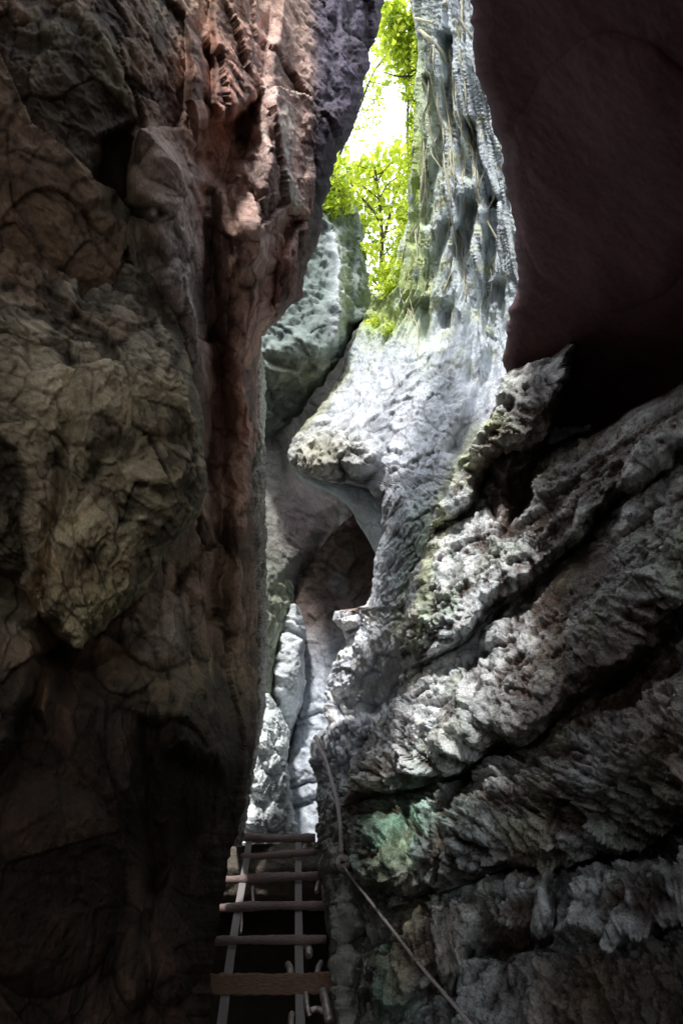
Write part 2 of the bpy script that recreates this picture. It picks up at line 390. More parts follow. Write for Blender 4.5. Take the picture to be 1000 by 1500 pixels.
# jagged lit strip behind the left wall
LS = curve([(470, 330), (1240, 320)])
RS = curve([(470, 372), (520, 384), (600, 386), (700, 386), (860, 389), (960, 389), (1030, 388), (1100, 376), (1180, 362), (1240, 352)], 3.5, 8, .08)
dS = tps([(330, 500, 6.2), (390, 500, 6.6), (330, 900, 6.0), (390, 900, 6.6), (330, 1200, 5.6), (380, 1200, 6.2), (360, 700, 6.0)])
def dispS(X, Y, P): return crag(P*np.array([1, 1, .6]), 1.6, 1.2, 21, fine=1.4)
def colS(X, Y, P, dd, ex):
    c = np.ones(X.shape+(3,))*np.array([.30, .28, .22]); c = mixc(c, (.10, .08, .05), ss(0, .5, fbm(P, 4, 3))*.7)
    return c*(1+.5*ex[1])[..., None]*(1-.5*ex[0])[..., None]
o = mass('rock_rib', 470, 1240, LS, RS, dS, lambda X, Y: X*0, dispS, colS, M_WET, 'r', back=1.2, rnd=.3, rpx=18, step=1.6)
tag(o, 'thin wet upright rib of rock glinting along the left wall edge', 'rock')

# ================================================================== LIT CENTRE / CURTAIN WALL
LD = curve([(-160, 640), (0, 612), (30, 618), (60, 622), (100, 622), (130, 618), (190, 616), (230, 616), (300, 610), (350, 598), (400, 580), (440, 556), (460, 545), (490, 528),
            (520, 512), (545, 504), (560, 496), (600, 468), (630, 440), (660, 424), (680, 427), (690, 436), (698, 456), (703, 484), (708, 510), (714, 532), (726, 548), (745, 558), (780, 561), (820, 550), (870, 546), (890, 540),
            (897, 492), (910, 490), (925, 508), (945, 512), (960, 498), (1000, 484), (1040, 484), (1064, 484), (1090, 462), (1105, 462), (1150, 470), (1240, 468), (1300, 478), (1400, 488), (1640, 505)], 3.5, 12, .06)
RD = curve([(-160, 900), (400, 900), (560, 900), (640, 860), (700, 800), (900, 720), (1100, 640), (1200, 600), (1640, 560)])
dD = tps([(640, -150, 10.6), (780, -150, 9.0), (900, -100, 8.5), (610, 100, 10.8), (700, 100, 9.5), (800, 200, 8.8), (610, 300, 10.9), (700, 300, 9.5), (800, 400, 8.4), (560, 450, 11.2), (640, 450, 10.0), (720, 480, 8.9), (820, 560, 7.9),
          (520, 560, 10.4), (600, 560, 9.4), (440, 670, 9.3), (500, 650, 8.9), (600, 680, 8.3), (700, 640, 7.7), (570, 780, 7.7), (650, 780, 6.8), (560, 900, 7.5), (600, 900, 7.0), (700, 880, 6.2), (500, 930, 8.0),
          (500, 1020, 7.6), (560, 1020, 7.0), (640, 1020, 6.2), (480, 1150, 7.2), (560, 1150, 6.4), (480, 1300, 5.6), (540, 1300, 5.2), (490, 1500, 4.4), (550, 1500, 4.1), (520, 1640, 4.0)])
def relD(X, Y):
    d = X*0
    # folds of the hanging curtain : long tapering ribs and slots that fan out downward
    up = ss(600, 430, Y)
    # ledge shelf under the slots
    d += .28*ss(-6, 26, poly(X, Y, [(425, 665), (500, 600), (560, 640), (575, 690), (545, 702), (440, 700)]))
    d += .16*dome(X, Y, 500, 660, 60, 46)
    d -= .30*dome(X, Y, 640, 480, 42, 40) + .22*dome(X, Y, 560, 470, 26, 22)
    # slots in the curtain
    for pts, w, a in (([(700, 300), (690, 380), (700, 470), (690, 560)], 13, .55), ([(735, 300), (728, 400), (722, 500)], 9, .45), ([(680, 340), (668, 420), (660, 480)], 8, .3),
                      ([(660, 330), (640, 420), (625, 500)], 6, .22), ([(640, 120), (652, 230), (640, 330)], 6, .20), ([(618, 150), (632, 260), (620, 360)], 6, .20), ([(665, 60), (672, 180), (690, 260)], 8, .4),
                      ([(700, 180), (712, 240), (728, 300)], 8, .4), ([(745, 420), (738, 500), (700, 600), (668, 660)], 12, .5), ([(610, 300), (600, 380), (590, 430)], 5, .2), ([(660, 20), (668, 60)], 4, .05)):
        d -= 1.0*a*np.exp(-(line(X, Y, pts)/w)**2)
    # block below
    d -= .35*ss(-6, 18, poly(X, Y, [(540, 1000), (600, 960), (590, 1020), (560, 1060), (530, 1050)]))
    d -= .35*ss(-6, 16, poly(X, Y, [(488, 1010), (530, 1010), (530, 1060), (495, 1065)]))
    d += .16*dome(X, Y, 520, 970, 34, 34) + .14*dome(X, Y, 520, 1090, 40, 34) + .12*dome(X, Y, 575, 1080, 34, 34)
    d -= .5*ss(-6, 24, poly(X, Y, [(512, 1290), (600, 1300), (620, 1640), (500, 1640), (505, 1400)]))
    return d
def dispD(X, Y, P):
    up = ss(620, 420, Y)
    # smooth-ish pocked face in the middle
    p = warp(P, 1.2, .25)
    p = p*np.array([1, .45, .8]); h2, e2, _ = chunks(warp(p, 5, .06), 4.2); h3, e3, _ = chunks(warp(p, 12, .02), 10.0)
    dia = P@np.array([[.8, .0, -.6], [0, 1, 0], [.35, 0, .45]])      # stretched along the slope
    r = fbm(warp(dia, 2, .2), 3.5, 5, .55, True); cr = np.clip(1-e2/.12, 0, 1)
    low = ss(830, 960, Y); mid = (1-up)*(1-low)
    rough = .85+ .9*low + .8*blob(X, Y, 480, 665, 70, 50)
    d = rough*(.045*h2+.030*h3+.060*r-.02*cr+.030*fbm(p, 14, 4, .62, True))
    # curtain : flowing ribs that run down the fall line of the face and spread out
    xl = np.interp(Y, [-160, 0, 150, 300, 430, 560], [610, 612, 606, 600, 575, 480]); xr = np.interp(Y, [-160, 0, 100, 200, 300, 430, 560, 700], [690, 700, 715, 742, 765, 785, 790, 740])
    f = (X-xl)/(xr-xl); z0 = X*0
    f = f + .035*fbm(np.stack([f*3, Y/110, z0], -1), 1, 3) + .008*fbm(np.stack([f*10, Y/90, z0+3], -1), 1, 2)
    rib = fbm(np.stack([f*7, Y/240, z0+7], -1), 1, 4, .62, True)
    rib2 = fbm(np.stack([f*30, Y/260, z0+9], -1), 1, 3, .7, True)
    d2 = .24*rib + .13*rib2 + .03*fbm(P*np.array([1, .12, .12]), 6, 3, .6, True)
    rib = .45*rib+.8*rib2
    k = np.clip(up+.35*ss(700, 560, Y)*ss(640, 720, X), 0, 1)
    return d*(1-k)+d2*k, (cr*(1-k), h2*(1-k), h3, 1.3*rib*k+r*(1-k))
def colD(X, Y, P, dd, ex):
    cr, h2, h3, r = ex
    c = np.ones(X.shape+(3,))*np.array([.40, .42, .46]); n = fbm(P, 1.1, 4); n2 = fbm(P+3, 4.5, 4)
    up = ss(640, 420, Y)
    c = mixc(c, (.37, .42, .44), up*.85)
    c = mixc(c, (.26, .33, .09), np.clip(blob(X, Y, 585, 420, 45, 60)*1.1+.8*blob(X, Y, 560, 480, 40, 25)+1.0*blob(X, Y, 626, 240, 22, 190), 0, 1)*ss(-.5, .3, n2+.3))
    c = mixc(c, (.44, .46, .24), ss(.0, .45, n2)*up*.7); c = mixc(c, (.07, .06, .045), ss(.30, -.25, r)*up*.8)
    c = mixc(c, (.27, .25, .16), blob(X, Y, 470, 665, 60, 40)*.8)
    c = mixc(c, (.36, .36, .20), np.exp(-(line(X, Y, [(505, 545), (470, 595), (440, 625)])/12)**2)*.8)
    c = mixc(c, (.36, .38, .20), np.exp(-(line(X, Y, [(700, 640), (640, 760), (610, 860), (590, 930)])/16)**2)*.7)
    c = mixc(c, (.22, .32, .26), (blob(X, Y, 620, 780, 30, 60)+blob(X, Y, 600, 830, 24, 40))*.5)
    c = mixc(c, (.32, .19, .11), .8*blob(X, Y, 518, 892, 20, 7))
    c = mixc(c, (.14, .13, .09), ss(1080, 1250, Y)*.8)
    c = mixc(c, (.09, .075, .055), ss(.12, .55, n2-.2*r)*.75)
    c *= (1-.6*up*ss(.1, -.5, r))[..., None]; c *= (1+.55*ss(780, 900, Y)*ss(1180, 1060, Y))[..., None]  # rib gaps shaded, sunlit lower band brightened, both in the colour
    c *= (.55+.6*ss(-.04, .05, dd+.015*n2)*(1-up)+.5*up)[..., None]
    c *= (1+.30*h2)[..., None]*(1-.45*cr)[..., None]*(1+.45*np.clip(r, -1, .6))[..., None]
    return c
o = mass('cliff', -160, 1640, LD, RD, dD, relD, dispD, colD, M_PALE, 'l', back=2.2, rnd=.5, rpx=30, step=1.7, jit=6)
tag(o, 'pale blue-grey lit cliff in the middle with a ribbed curtain above and a beak-like ledge', 'cliff', kind='structure')

# ================================================================== RIGHT NEAR WALL
LG = curve([(505, 836), (530, 800), (545, 745), (600, 735), (650, 700), (700, 668), (760, 640), (820, 616), (880, 600), (940, 596), (1000, 590), (1050, 566), (1110, 520), (1170, 508), (1250, 520),
            (1300, 535), (1340, 560), (1400, 535), (1450, 530), (1640, 540)], 6, 14, .05)
RG = curve([(505, 1420), (1640, 1420)])
dG = tps([(840, 510, 6.2), (1000, 500, 5.4), (1400, 500, 3.4), (740, 560, 6.6), (700, 660, 6.5), (800, 700, 5.9), (1000, 650, 4.3), (1400, 700, 2.6), (640, 800, 6.3), (750, 850, 5.4), (1000, 900, 3.8), (1400, 1000, 2.3),
          (600, 950, 6.2), (720, 1000, 5.0), (540, 1080, 6.2), (650, 1100, 5.1), (800, 1100, 4.2), (1000, 1100, 3.4), (530, 1200, 5.5), (650, 1220, 4.7), (800, 1250, 3.9), (1000, 1300, 3.0), (1400, 1400, 2.0),
          (560, 1350, 4.8), (620, 1400, 4.3), (560, 1500, 4.4), (700, 1500, 3.6), (850, 1500, 3.1), (1000, 1500, 2.6), (600, 1640, 4.0), (1000, 1640, 2.5)])
# bedding cracks, top to bottom : each block bulges out below its crack, then undercuts to the next one
CR = [[(450, 700), (700, 560), (780, 500), (840, 430), (1100, 200), (1500, 0)],
      [(450, 960), (600, 820), (690, 745), (715, 700), (740, 668), (850, 630), (960, 560), (1100, 480), (1500, 300)],
      [(450, 1120), (560, 1020), (660, 950), (745, 880), (850, 800), (900, 750), (960, 700), (1100, 560), (1500, 330)],
      [(450, 1230), (520, 1178), (600, 1160), (700, 1120), (790, 1090), (830, 1040), (900, 1000), (1000, 900), (1100, 800), (1500, 500)],
      [(450, 1290), (540, 1302), (640, 1312), (720, 1290), (830, 1275), (1000, 1225), (1100, 1180), (1500, 1100)],
      [(450, 1500), (600, 1480), (700, 1400), (800, 1370), (900, 1380), (1000, 1350), (1500, 1300)],
      [(450, 1700), (1500, 1640)]]
def relG(X, Y):
    X0, Y0 = X, Y; e_ = np.stack([X/110, Y/110, X*0+4], -1); Y = Y+26*fbm(e_, 1, 3); X = X+20*fbm(e_+9, 1, 3)
    d = X*0; ys = [np.interp(X, [p[0] for p in c], [p[1] for p in c]) for c in CR]; hm = 1+.55*fbm(e_+20, 1.3, 3)
    hts = (.30, .75, .70, .72, .30, .20)
    prof_x = [0, .13, .35, .6, .80, .94, 1.0]; prof_y = [0, .30, .66, .95, 1.0, .5, 0]
    for a, b, h in zip(ys[:-1], ys[1:], hts):
        t = (Y-a)/np.maximum(b-a, 20); ins = (t >= 0) & (t < 1)
        d = d + np.where(ins, hm*h*(np.interp(t, prof_x, prof_y)-.5), 0)
    # secondary cracks and blocks
    for pts, w, a in (([(600, 1150), (560, 1050), (610, 960)], 7, .25), ([(640, 1310), (650, 1200), (700, 1130)], 7, .22), ([(600, 1170), (596, 1240), (632, 1300)], 9, .30), ([(820, 1280), (830, 1180)], 6, .12),
                      ([(720, 990), (700, 940), (780, 860)], 6, .15), ([(815, 1360), (820, 1290)], 8, .2), ([(690, 1500), (680, 1440), (700, 1400)], 8, .2)):
        d -= a*np.exp(-(line(X, Y, pts)/w)**2)
    # flame shaped lit slab
    d += .35*ss(-4, 16, poly(X, Y, [(738, 560), (760, 552), (800, 540), (846, 508), (836, 545), (806, 590), (800, 600), (770, 650), (745, 720), (700, 700), (700, 650)]))
    # deep shaded pocket right of it
    d -= .70*ss(-8, 34, poly(X, Y, [(780, 660), (812, 600), (880, 560), (1100, 430), (1100, 520), (930, 610), (840, 640), (795, 690), (760, 800), (735, 790), (735, 720)]))
    d -= .40*ss(-8, 30, poly(X, Y, [(770, 800), (870, 740), (905, 745), (850, 800), (770, 870)]))
    HOL = [(856, 470), (838, 540), (810, 600), (795, 652), (850, 640), (905, 618), (960, 585), (1000, 548), (1100, 470), (1500, 250), (1500, 470)]
    d -= 2.1*ss(-6, 22, poly(X0+.5*(X-X0), Y0+.4*(Y-Y0), HOL))
    # lower-right blocks
    d += .25*ss(-8, 24, poly(X, Y, [(720, 1290), (770, 1280), (820, 1290), (815, 1350), (730, 1370), (705, 1330)]))
    d += .22*ss(-8, 24, poly(X, Y, [(835, 1285), (1000, 1250), (1100, 1240), (1100, 1330), (920, 1370), (840, 1350)]))
    d += .18*blob(X, Y, 565, 1235, 50, 55) + .14*dome(X, Y, 700, 1190, 60, 60) + .16*dome(X, Y, 880, 1110, 110, 60, -20)
    d -= .5*ss(-6, 26, poly(X, Y, [(510, 1300), (620, 1315), (600, 1350), (560, 1420), (535, 1480), (510, 1480)]))
    d += .2*dome(X, Y, 575, 1440, 40, 60)+.2*dome(X, Y, 620, 1380, 34, 60)
    return d
def dispG(X, Y, P):
    d, ex = crag(P*np.stack([X*0+1, .45+.45*ss(1050, 1300, Y), X*0+.85], -1), 1.9, 1.7, 40, big=1.8, fine=1.4)
    d2_, ex2 = crag(P*np.stack([X*0+1, .5+.4*ss(1050, 1300, Y), X*0+.9], -1), 3.4, 1.1, 55, big=1.6, fine=1.0); nr = ss(900, 1150, Y+.25*(X-500)); d = d + d2_*(.35+.65*nr)
    cr, h2, h3, r = ex; h3 = h3*(1-nr)+ex2[1]*nr
    dark = np.clip(blob(X, Y, 880, 1010, 170, 60, -35)+blob(X, Y, 900, 560, 160, 70, -30)+blob(X, Y, 830, 840, 70, 40, -35), 0, 1)
    p = P@np.array([[.95, 0, -.3], [0, 1, 0], [.3, 0, .95]])*np.array([.4, .3, 1.6])       # beds dip gently to the left
    bed = fbm(warp(p, 2.5, .08), 3.4, 4, .6, True)
    return (d+.055*bed)*(1-.5*dark), (cr, h2, h3, .6*r+.6*bed)
def colG(X, Y, P, dd, ex):
    cr, h2, h3, r = ex
    c = np.ones(X.shape+(3,))*np.array([.27, .265, .25]); n = fbm(P, 1.2, 4); n2 = fbm(P+3, 4.0, 4)
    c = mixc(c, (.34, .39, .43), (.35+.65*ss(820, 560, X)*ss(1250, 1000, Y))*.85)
    c = mixc(c, (.30, .33, .15), np.clip(np.exp(-(line(X, Y, [(740, 600), (680, 690), (640, 800), (610, 920), (600, 1000)])/26)**2), 0, 1)*.75*ss(-.4, .3, n2))
    c = mixc(c, (.05, .026, .017), np.clip(1.3*blob(X, Y, 900, 1000, 190, 80, -35)+blob(X, Y, 980, 1180, 60, 120)+.8*blob(X, Y, 900, 1470, 160, 50)+blob(X, Y, 850, 640, 120, 60, -30)*.8+blob(X, Y, 850, 850, 80, 50, -35), 0, 1)*.9)  # ledge undersides and recesses painted dark brown as shade
    c = mixc(c, (.07, .22, .14), np.clip(1.2*blob(X, Y, 570, 1220, 60, 60)+blob(X, Y, 560, 1430, 60, 90)+.6*blob(X, Y, 640, 1200, 60, 50), 0, 1)*.85*ss(-.6, .2, n))
    c = mixc(c, (.20, .13, .075), ss(-.1, .45, n)*.7*ss(900, 1200, Y)); c = mixc(c, (.17, .21, .12), ss(.05, .5, fbm(P+40, 2.2, 3))*.5)
    c = mixc(c, (.06, .045, .032), ss(.05, .5, n2-.15*r)*.7)
    c *= (1+.7*blob(X, Y, 570, 1040, 120, 120)+.4*blob(X, Y, 690, 820, 90, 120))[..., None]  # two sunlit areas brightened in the colour
    w = lev(dd+.05*n2+.02*h3+.05*n, 14, 66)              # weathering plus painted light: proud faces pale, hollows shaded dark brown
    c = mixc(c*1.75, (.075, .038, .020), (1-w)*.92); c = mixc(c, (.10, .052, .045), .9*ss(-26, 4, poly(X, Y, [(866, 440), (846, 540), (818, 600), (800, 650), (850, 638), (905, 616), (960, 583), (1000, 546), (1100, 468), (1500, 250), (1500, 440)])))  # last mix paints the shade of the deep hollow in maroon
    c *= (1+.5*h2)[..., None]*(1-.5*cr)[..., None]*(1+.35*np.clip(r, -1, .7))[..., None]
    c *= (1-.45*ss(700, 1000, X)*ss(950, 1200, Y)-.25*ss(1380, 1600, Y))[..., None]  # shade towards the lower right and bottom painted into the colour
    return c
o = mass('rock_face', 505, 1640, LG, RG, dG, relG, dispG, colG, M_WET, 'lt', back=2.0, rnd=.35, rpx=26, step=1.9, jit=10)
tag(o, 'rough wet near rock face on the right, split by slanting ledges and cracks', 'rock wall', kind='structure')

# ================================================================== DARK OVERHANG, TOP RIGHT
LF = curve([(-260, 640), (0, 688), (60, 690), (120, 700), (200, 728), (300, 748), (370, 757), (425, 766), (450, 752), (500, 742), (560, 738), (640, 700), (800, 700)], 16, 15, .022)
RF = curve([(-260, 1500), (900, 1500)])
dF = tps([(680, -200, 3.6), (1500, -200, 1.8), (700, 0, 4.2), (1000, 0, 3.0), (1500, 0, 2.0), (740, 300, 5.6), (1000, 300, 4.2), (1500, 300, 2.6), (750, 550, 7.2), (1000, 550, 5.9), (1500, 600, 3.6), (720, 700, 8.2), (1000, 800, 7.2), (1500, 800, 4.5)])
def dispF(X, Y, P):
    d = .16*fbm(P*np.array([1, .5, .7]), .7, 4)+.012*fbm(P, 7, 3); return d, (d*0, fbm(P, 1.5, 4), d*0, d*0)
def colF(X, Y, P, dd, ex):
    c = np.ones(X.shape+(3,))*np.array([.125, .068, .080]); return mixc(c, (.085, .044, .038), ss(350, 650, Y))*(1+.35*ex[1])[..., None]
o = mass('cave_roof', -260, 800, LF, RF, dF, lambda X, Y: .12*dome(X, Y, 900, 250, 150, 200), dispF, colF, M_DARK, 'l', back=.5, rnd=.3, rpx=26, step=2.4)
tag(o, 'smooth purplish-black overhanging rock in the upper right', 'rock wall', kind='structure')

# ================================================================== FAR BLOCKS, LEFT OF THE GAP
def simple(name, y0, y1, L, R, dpts, relief, s, a, base, label, cat, mat=M_FAR, wr='lr', back=1.5, rnd=.5, rpx=30, step=2.2, tint=None, seed=0, kind=None, zs=1.0):
    def disp(X, Y, P): return crag(P*np.array([1, 1, zs]), s, a, seed)
    def colr(X, Y, P, dd, ex):
        c = np.ones(X.shape+(3,))*np.array(base)
        if tint: c = tint(c, X, Y, P)
        n2 = fbm(P+3, 3, 4); c = mixc(c, tuple(.4*np.array(base)), ss(0, .6, n2)*.5)
        return c*(1+.25*ex[1])[..., None]*(1-.3*ex[0])[..., None]
    o = mass(name, y0, y1, L, R, tps(dpts), relief, disp, colr, mat, wr, back, rnd, rpx, step)
    return tag(o, label, cat, kind=kind)
# grey green pinnacle with a pale knobbly stripe
simple('rock_pinnacle', 255, 640, curve([(255, 478), (300, 462), (400, 420), (470, 370), (640, 330)], 3, 31), curve([(255, 492), (300, 520), (340, 528), (420, 538), (455, 540), (480, 520), (520, 500), (560, 470), (600, 440), (640, 400)], 4, 32),
       [(480, 280, 12.2), (520, 330, 12.6), (440, 400, 11.6), (500, 430, 11.4), (535, 440, 12), (380, 520, 11), (470, 520, 10.8), (400, 600, 11.5), (440, 600, 11.4), (350, 640, 11.8)],
       lambda X, Y: .35*ss(-4, 14, poly(X, Y, [(478, 330), (505, 340), (508, 420), (500, 500), (470, 540), (390, 560), (380, 520), (450, 480), (480, 430)]))+.12*np.exp(-(line(X, Y, [(490, 350), (496, 400), (492, 480)])/9)**2)
       - .3*np.exp(-(line(X, Y, [(380, 525), (440, 535), (490, 520)])/6)**2)-.25*np.exp(-(line(X, Y, [(515, 330), (512, 420), (505, 520)])/7)**2),
       .9, 1.5, (.18, .22, .205), 'grey-green far rock pinnacle with a pale knobbly stripe left of the gap', 'rock', back=1.5, rnd=.8, seed=5,
       tint=lambda c, X, Y, P: mixc(mixc(mixc(c, (.50, .54, .55), .9*np.exp(-(line(X, Y, [(488, 350), (496, 400), (492, 490)])/11)**2)), (.36, .42, .16), blob(X, Y, 485, 290, 26, 24)), (.34, .34, .24), .6*blob(X, Y, 440, 540, 60, 24)))
simple('cave_wall', 430, 1260, curve([(430, 320), (1260, 320)]), curve([(430, 640), (1260, 640)]),
       [(320, 430, 13.5), (640, 430, 15), (380, 700, 12.2), (450, 700, 12.9), (540, 640, 13.8), (640, 700, 13), (380, 900, 10.8), (460, 900, 12.2), (560, 900, 13), (400, 1100, 10.5), (460, 1100, 11.5), (560, 1200, 11), (640, 1200, 11)],
       lambda X, Y: .7*ss(-6, 24, poly(X, Y, [(360, 600), (430, 620), (440, 700), (485, 740), (480, 780), (430, 850), (400, 960), (360, 1000)])) + .5*ss(-6, 20, poly(X, Y, [(440, 850), (470, 800), (500, 760), (560, 820), (540, 900), (500, 980), (450, 930)])),
       1.0, .35, (.32, .31, .29), 'dark inner wall of the cleft behind the centre cliff', 'rock wall', wr='', seed=9, kind='structure',
       tint=lambda c, X, Y, P: mixc(mixc(mixc(c, (.46, .50, .42), blob(X, Y, 400, 850, 50, 150)), (.26, .20, .21), blob(X, Y, 440, 760, 50, 70)), (.11, .08, .06), blob(X, Y, 510, 870, 50, 110)))
# smooth blue slab under the beak
simple('rock_slab', 690, 815, curve([(690, 430), (705, 446), (725, 490), (745, 515), (765, 525), (800, 544), (815, 552)], 2, 33), curve([(690, 600), (815, 600)]),
       [(430, 690, 9.5), (600, 690, 8.8), (450, 720, 9.1), (540, 800, 8.3), (600, 815, 8.1), (520, 730, 8.7)], lambda X, Y: .1*dome(X, Y, 520, 730, 60, 26, 30),
       .8, .3, (.62, .72, .78), 'smooth blue-grey slab tucked under the beak-like ledge', 'rock', wr='l', back=1, rnd=.5, seed=12)
# chute : pale smooth slabs at the bottom of the cleft
simple('rock_slab', 745, 1250, curve([(745, 530), (770, 500), (800, 474), (840, 446), (880, 428), (960, 416), (1040, 432), (1100, 426), (1160, 420), (1250, 405)], 3, 34), curve([(745, 600), (1250, 560)]),
       [(520, 750, 11.6), (600, 750, 11.2), (430, 880, 11.2), (500, 880, 11.4), (440, 1000, 10.4), (500, 1000, 10.0), (440, 1150, 9.4), (500, 1200, 8.9), (420, 1250, 8.8)],
       lambda X, Y: -.10*np.exp(-(line(X, Y, [(425, 1160), (455, 1150), (480, 1145)])/3)**2)-.10*np.exp(-(line(X, Y, [(440, 1055), (470, 1045), (490, 1050)])/3)**2)-.08*np.exp(-(line(X, Y, [(425, 1185), (470, 1170)])/3)**2),
       .8, .8, (.50, .54, .60), 'long pale blue-grey slab sloping down the bottom of the cleft', 'rock', wr='l', back=.8, rnd=.4, seed=14,
       tint=lambda c, X, Y, P: mixc(mixc(c, (.13, .10, .09), ss(1010, 900, Y)), (.10, .07, .055), ss(900, 840, Y)))
simple('boulder', 885, 1085, curve([(885, 425), (930, 412), (1000, 400), (1035, 402), (1060, 412), (1085, 420)], 3, 35), curve([(885, 436), (930, 448), (960, 444), (1000, 446), (1030, 442), (1060, 430), (1085, 424)], 3, 36),
       [(430, 885, 10.3), (420, 980, 9.7), (440, 980, 9.8), (430, 1085, 9.9), (405, 1020, 9.8)], lambda X, Y: -.2*np.exp(-(line(X, Y, [(425, 925), (450, 940)])/5)**2)+.12*dome(X, Y, 425, 1010, 22, 36),
       .9, .8, (.60, .64, .66), 'upright pale block leaning on the left side of the cleft', 'boulder', wr='lr', back=.8, rnd=.4, rpx=14, step=1.5, seed=16)
simple('rock_slab', 850, 1110, curve([(850, 396), (900, 384), (1110, 380)], 2, 37), curve([(850, 428), (890, 428), (960, 404), (1040, 400), (1110, 404)], 3, 38),
       [(385, 860, 9.8), (425, 870, 10.4), (385, 1000, 9.4), (400, 1000, 9.8), (390, 1110, 9.6)], lambda X, Y: X*0, .8, .7, (.33, .36, .27), 'olive-grey slab beside the left wall edge deep in the cleft', 'rock', wr='r', back=.8, rnd=.3, rpx=14, step=1.6, seed=18)
# lit lumpy boulder at the head of the ladder
simple('boulder', 1018, 1236, curve([(1018, 384), (1060, 374), (1120, 366), (1180, 352), (1236, 344)], 4, 39, .09), curve([(1018, 396), (1040, 408), (1075, 424), (1090, 421), (1120, 418), (1160, 424), (1200, 432), (1236, 440)], 5, 40, .09),
       [(385, 1018, 8.9), (420, 1080, 8.9), (395, 1100, 8.4), (370, 1180, 8.1), (430, 1200, 8.4), (400, 1236, 8.0)],
       lambda X, Y: sum(.16*dome(X, Y, *b) for b in ((402, 1060, 14, 24), (412, 1090, 12, 12), (388, 1090, 12, 16), (400, 1120, 16, 14), (412, 1150, 12, 20), (385, 1150, 13, 22), (372, 1200, 14, 20), (400, 1195, 16, 22), (424, 1215, 12, 14), (420, 1130, 8, 14))),
       1.6, 1.2, (.68, .73, .73), 'pale lumpy boulder pile standing behind the top rung of the ladder', 'boulder', mat=M_PALE, wr='lr', back=.8, rnd=.35, rpx=14, step=1.2, seed=19)

# ================================================================== SETTING : ground, light-blocking shell, hills
def sheet(name, Pfun, nu, nv, amp, s, base, label, seed=0, flip=False):
    u, v = np.meshgrid(np.linspace(0, 1, nu), np.linspace(0, 1, nv)); P = Pfun(u, v); n = normals(P)
    d, ex = crag(P, s, amp, seed); c = np.ones(u.shape+(3,))*np.array(base)*(1+.3*ex[1])[..., None]
    if name == 'ground': c *= (.25+.88*ss(2.2, 2.8, P[..., 2]))[..., None]  # pit behind the ladder painted darker for its shade
    F_ = grid_faces(nv, nu)
    o = link_mesh(name, (P+n*d[..., None]).reshape(-1, 3), F_, M_DRY, np.clip(c, .003, .9).reshape(-1, 3)); tag(o, label, kind='structure'); return o
gy = [(-60, 0), (5.0, 0), (9.6, .1), (11.2, .3), (11.5, 2.3), (11.6, 2.6), (12.2, 6.0), (13.4, 12.5), (15, 13.5), (30, 15), (200, 15), (900, 15)]
def gP(u, v):
    x = np.sign(u-.5)*(np.abs(2*u-1)**3)*600+(u-.5)*16; yy = np.interp(v, np.linspace(0, 1, len(gy)), [g[0] for g in gy])
    z = np.interp(yy, [g[0] for g in gy], [g[1] for g in gy]); return np.stack([x, yy, z-.12], -1)
sheet('ground', gP, 240, 520, .8, 1.4, (.16, .13, .10), 'dark stony ground of the gorge floor', 70)
def lP(u, v):
    yy = np.interp(v, [0, .4, .5, .6, 1], [12, 8.75, 8.62, 8.75, 12]); zz = np.interp(v, [0, .4, .5, .6, 1], [2.6, 2.42, 2.2, 1.95, 2.0]); return np.stack([-2.6+4.6*u, yy+.15*np.sin(u*9), zz], -1)  # overhang added to keep the sun off the pit behind the ladder
sheet('shade_ledge', lP, 160, 200, .5, 1.6, (.12, .10, .08), 'rock ledge at the head of the ladder, added to shade the pit', 71)
ROOF_Y = -.2  # front edge of the unseen ceiling, placed to shape where sun falls
sheet('light_block_ceiling', lambda u, v: np.stack([-4.5+9*u, -5+(5+ROOF_Y)*v, 6.6+.5*np.sin(u*5)+0*v+1.2*ss(.8, 1, v)], -1), 90, 90, 1, 1, (.12, .09, .07), 'unseen rock ceiling over the viewpoint, shaped to block the sun', 80)
sheet('light_block_side', lambda u, v: np.stack([-2.4-.6*np.sin(v*3), -5+6.5*u, -.3+7.5*v], -1), 90, 90, 1, 1, (.14, .10, .08), 'unseen rock wall added left of the viewpoint to block light', 81)  # unseen side walls added to keep light from leaking in
sheet('light_block_side', lambda u, v: np.stack([3.0+.6*np.sin(v*3), -5+6.5*u, -.3+7.5*v], -1), 90, 90, 1, 1, (.12, .08, .07), 'unseen rock wall added right of the viewpoint to block light', 82)
BACKZ = 4.3  # lower edge of the added back wall, sets the fill from behind
sheet('light_block_back', lambda u, v: np.stack([-4+8*u, -5+0*u, BACKZ+(7.5-BACKZ)*v], -1), 60, 60, 1, 1, (.14, .10, .08), 'unseen rock wall added behind the viewpoint to limit fill light', 83)
# outer flanks added so that daylight only enters through the cleft
sheet('light_block_flank', lambda u, v: np.stack([-3.2-1.5*v, -1+16*u, -.5+12*v], -1), 120, 90, 2, .7, (.2, .19, .16), 'outer flank added on the left to block daylight', 84)
sheet('light_block_flank', lambda u, v: np.stack([4.6+2*v, -1+16*u, -.5+14*v], -1), 120, 90, 2, .7, (.2, .19, .16), 'outer flank added on the right to block daylight', 85)

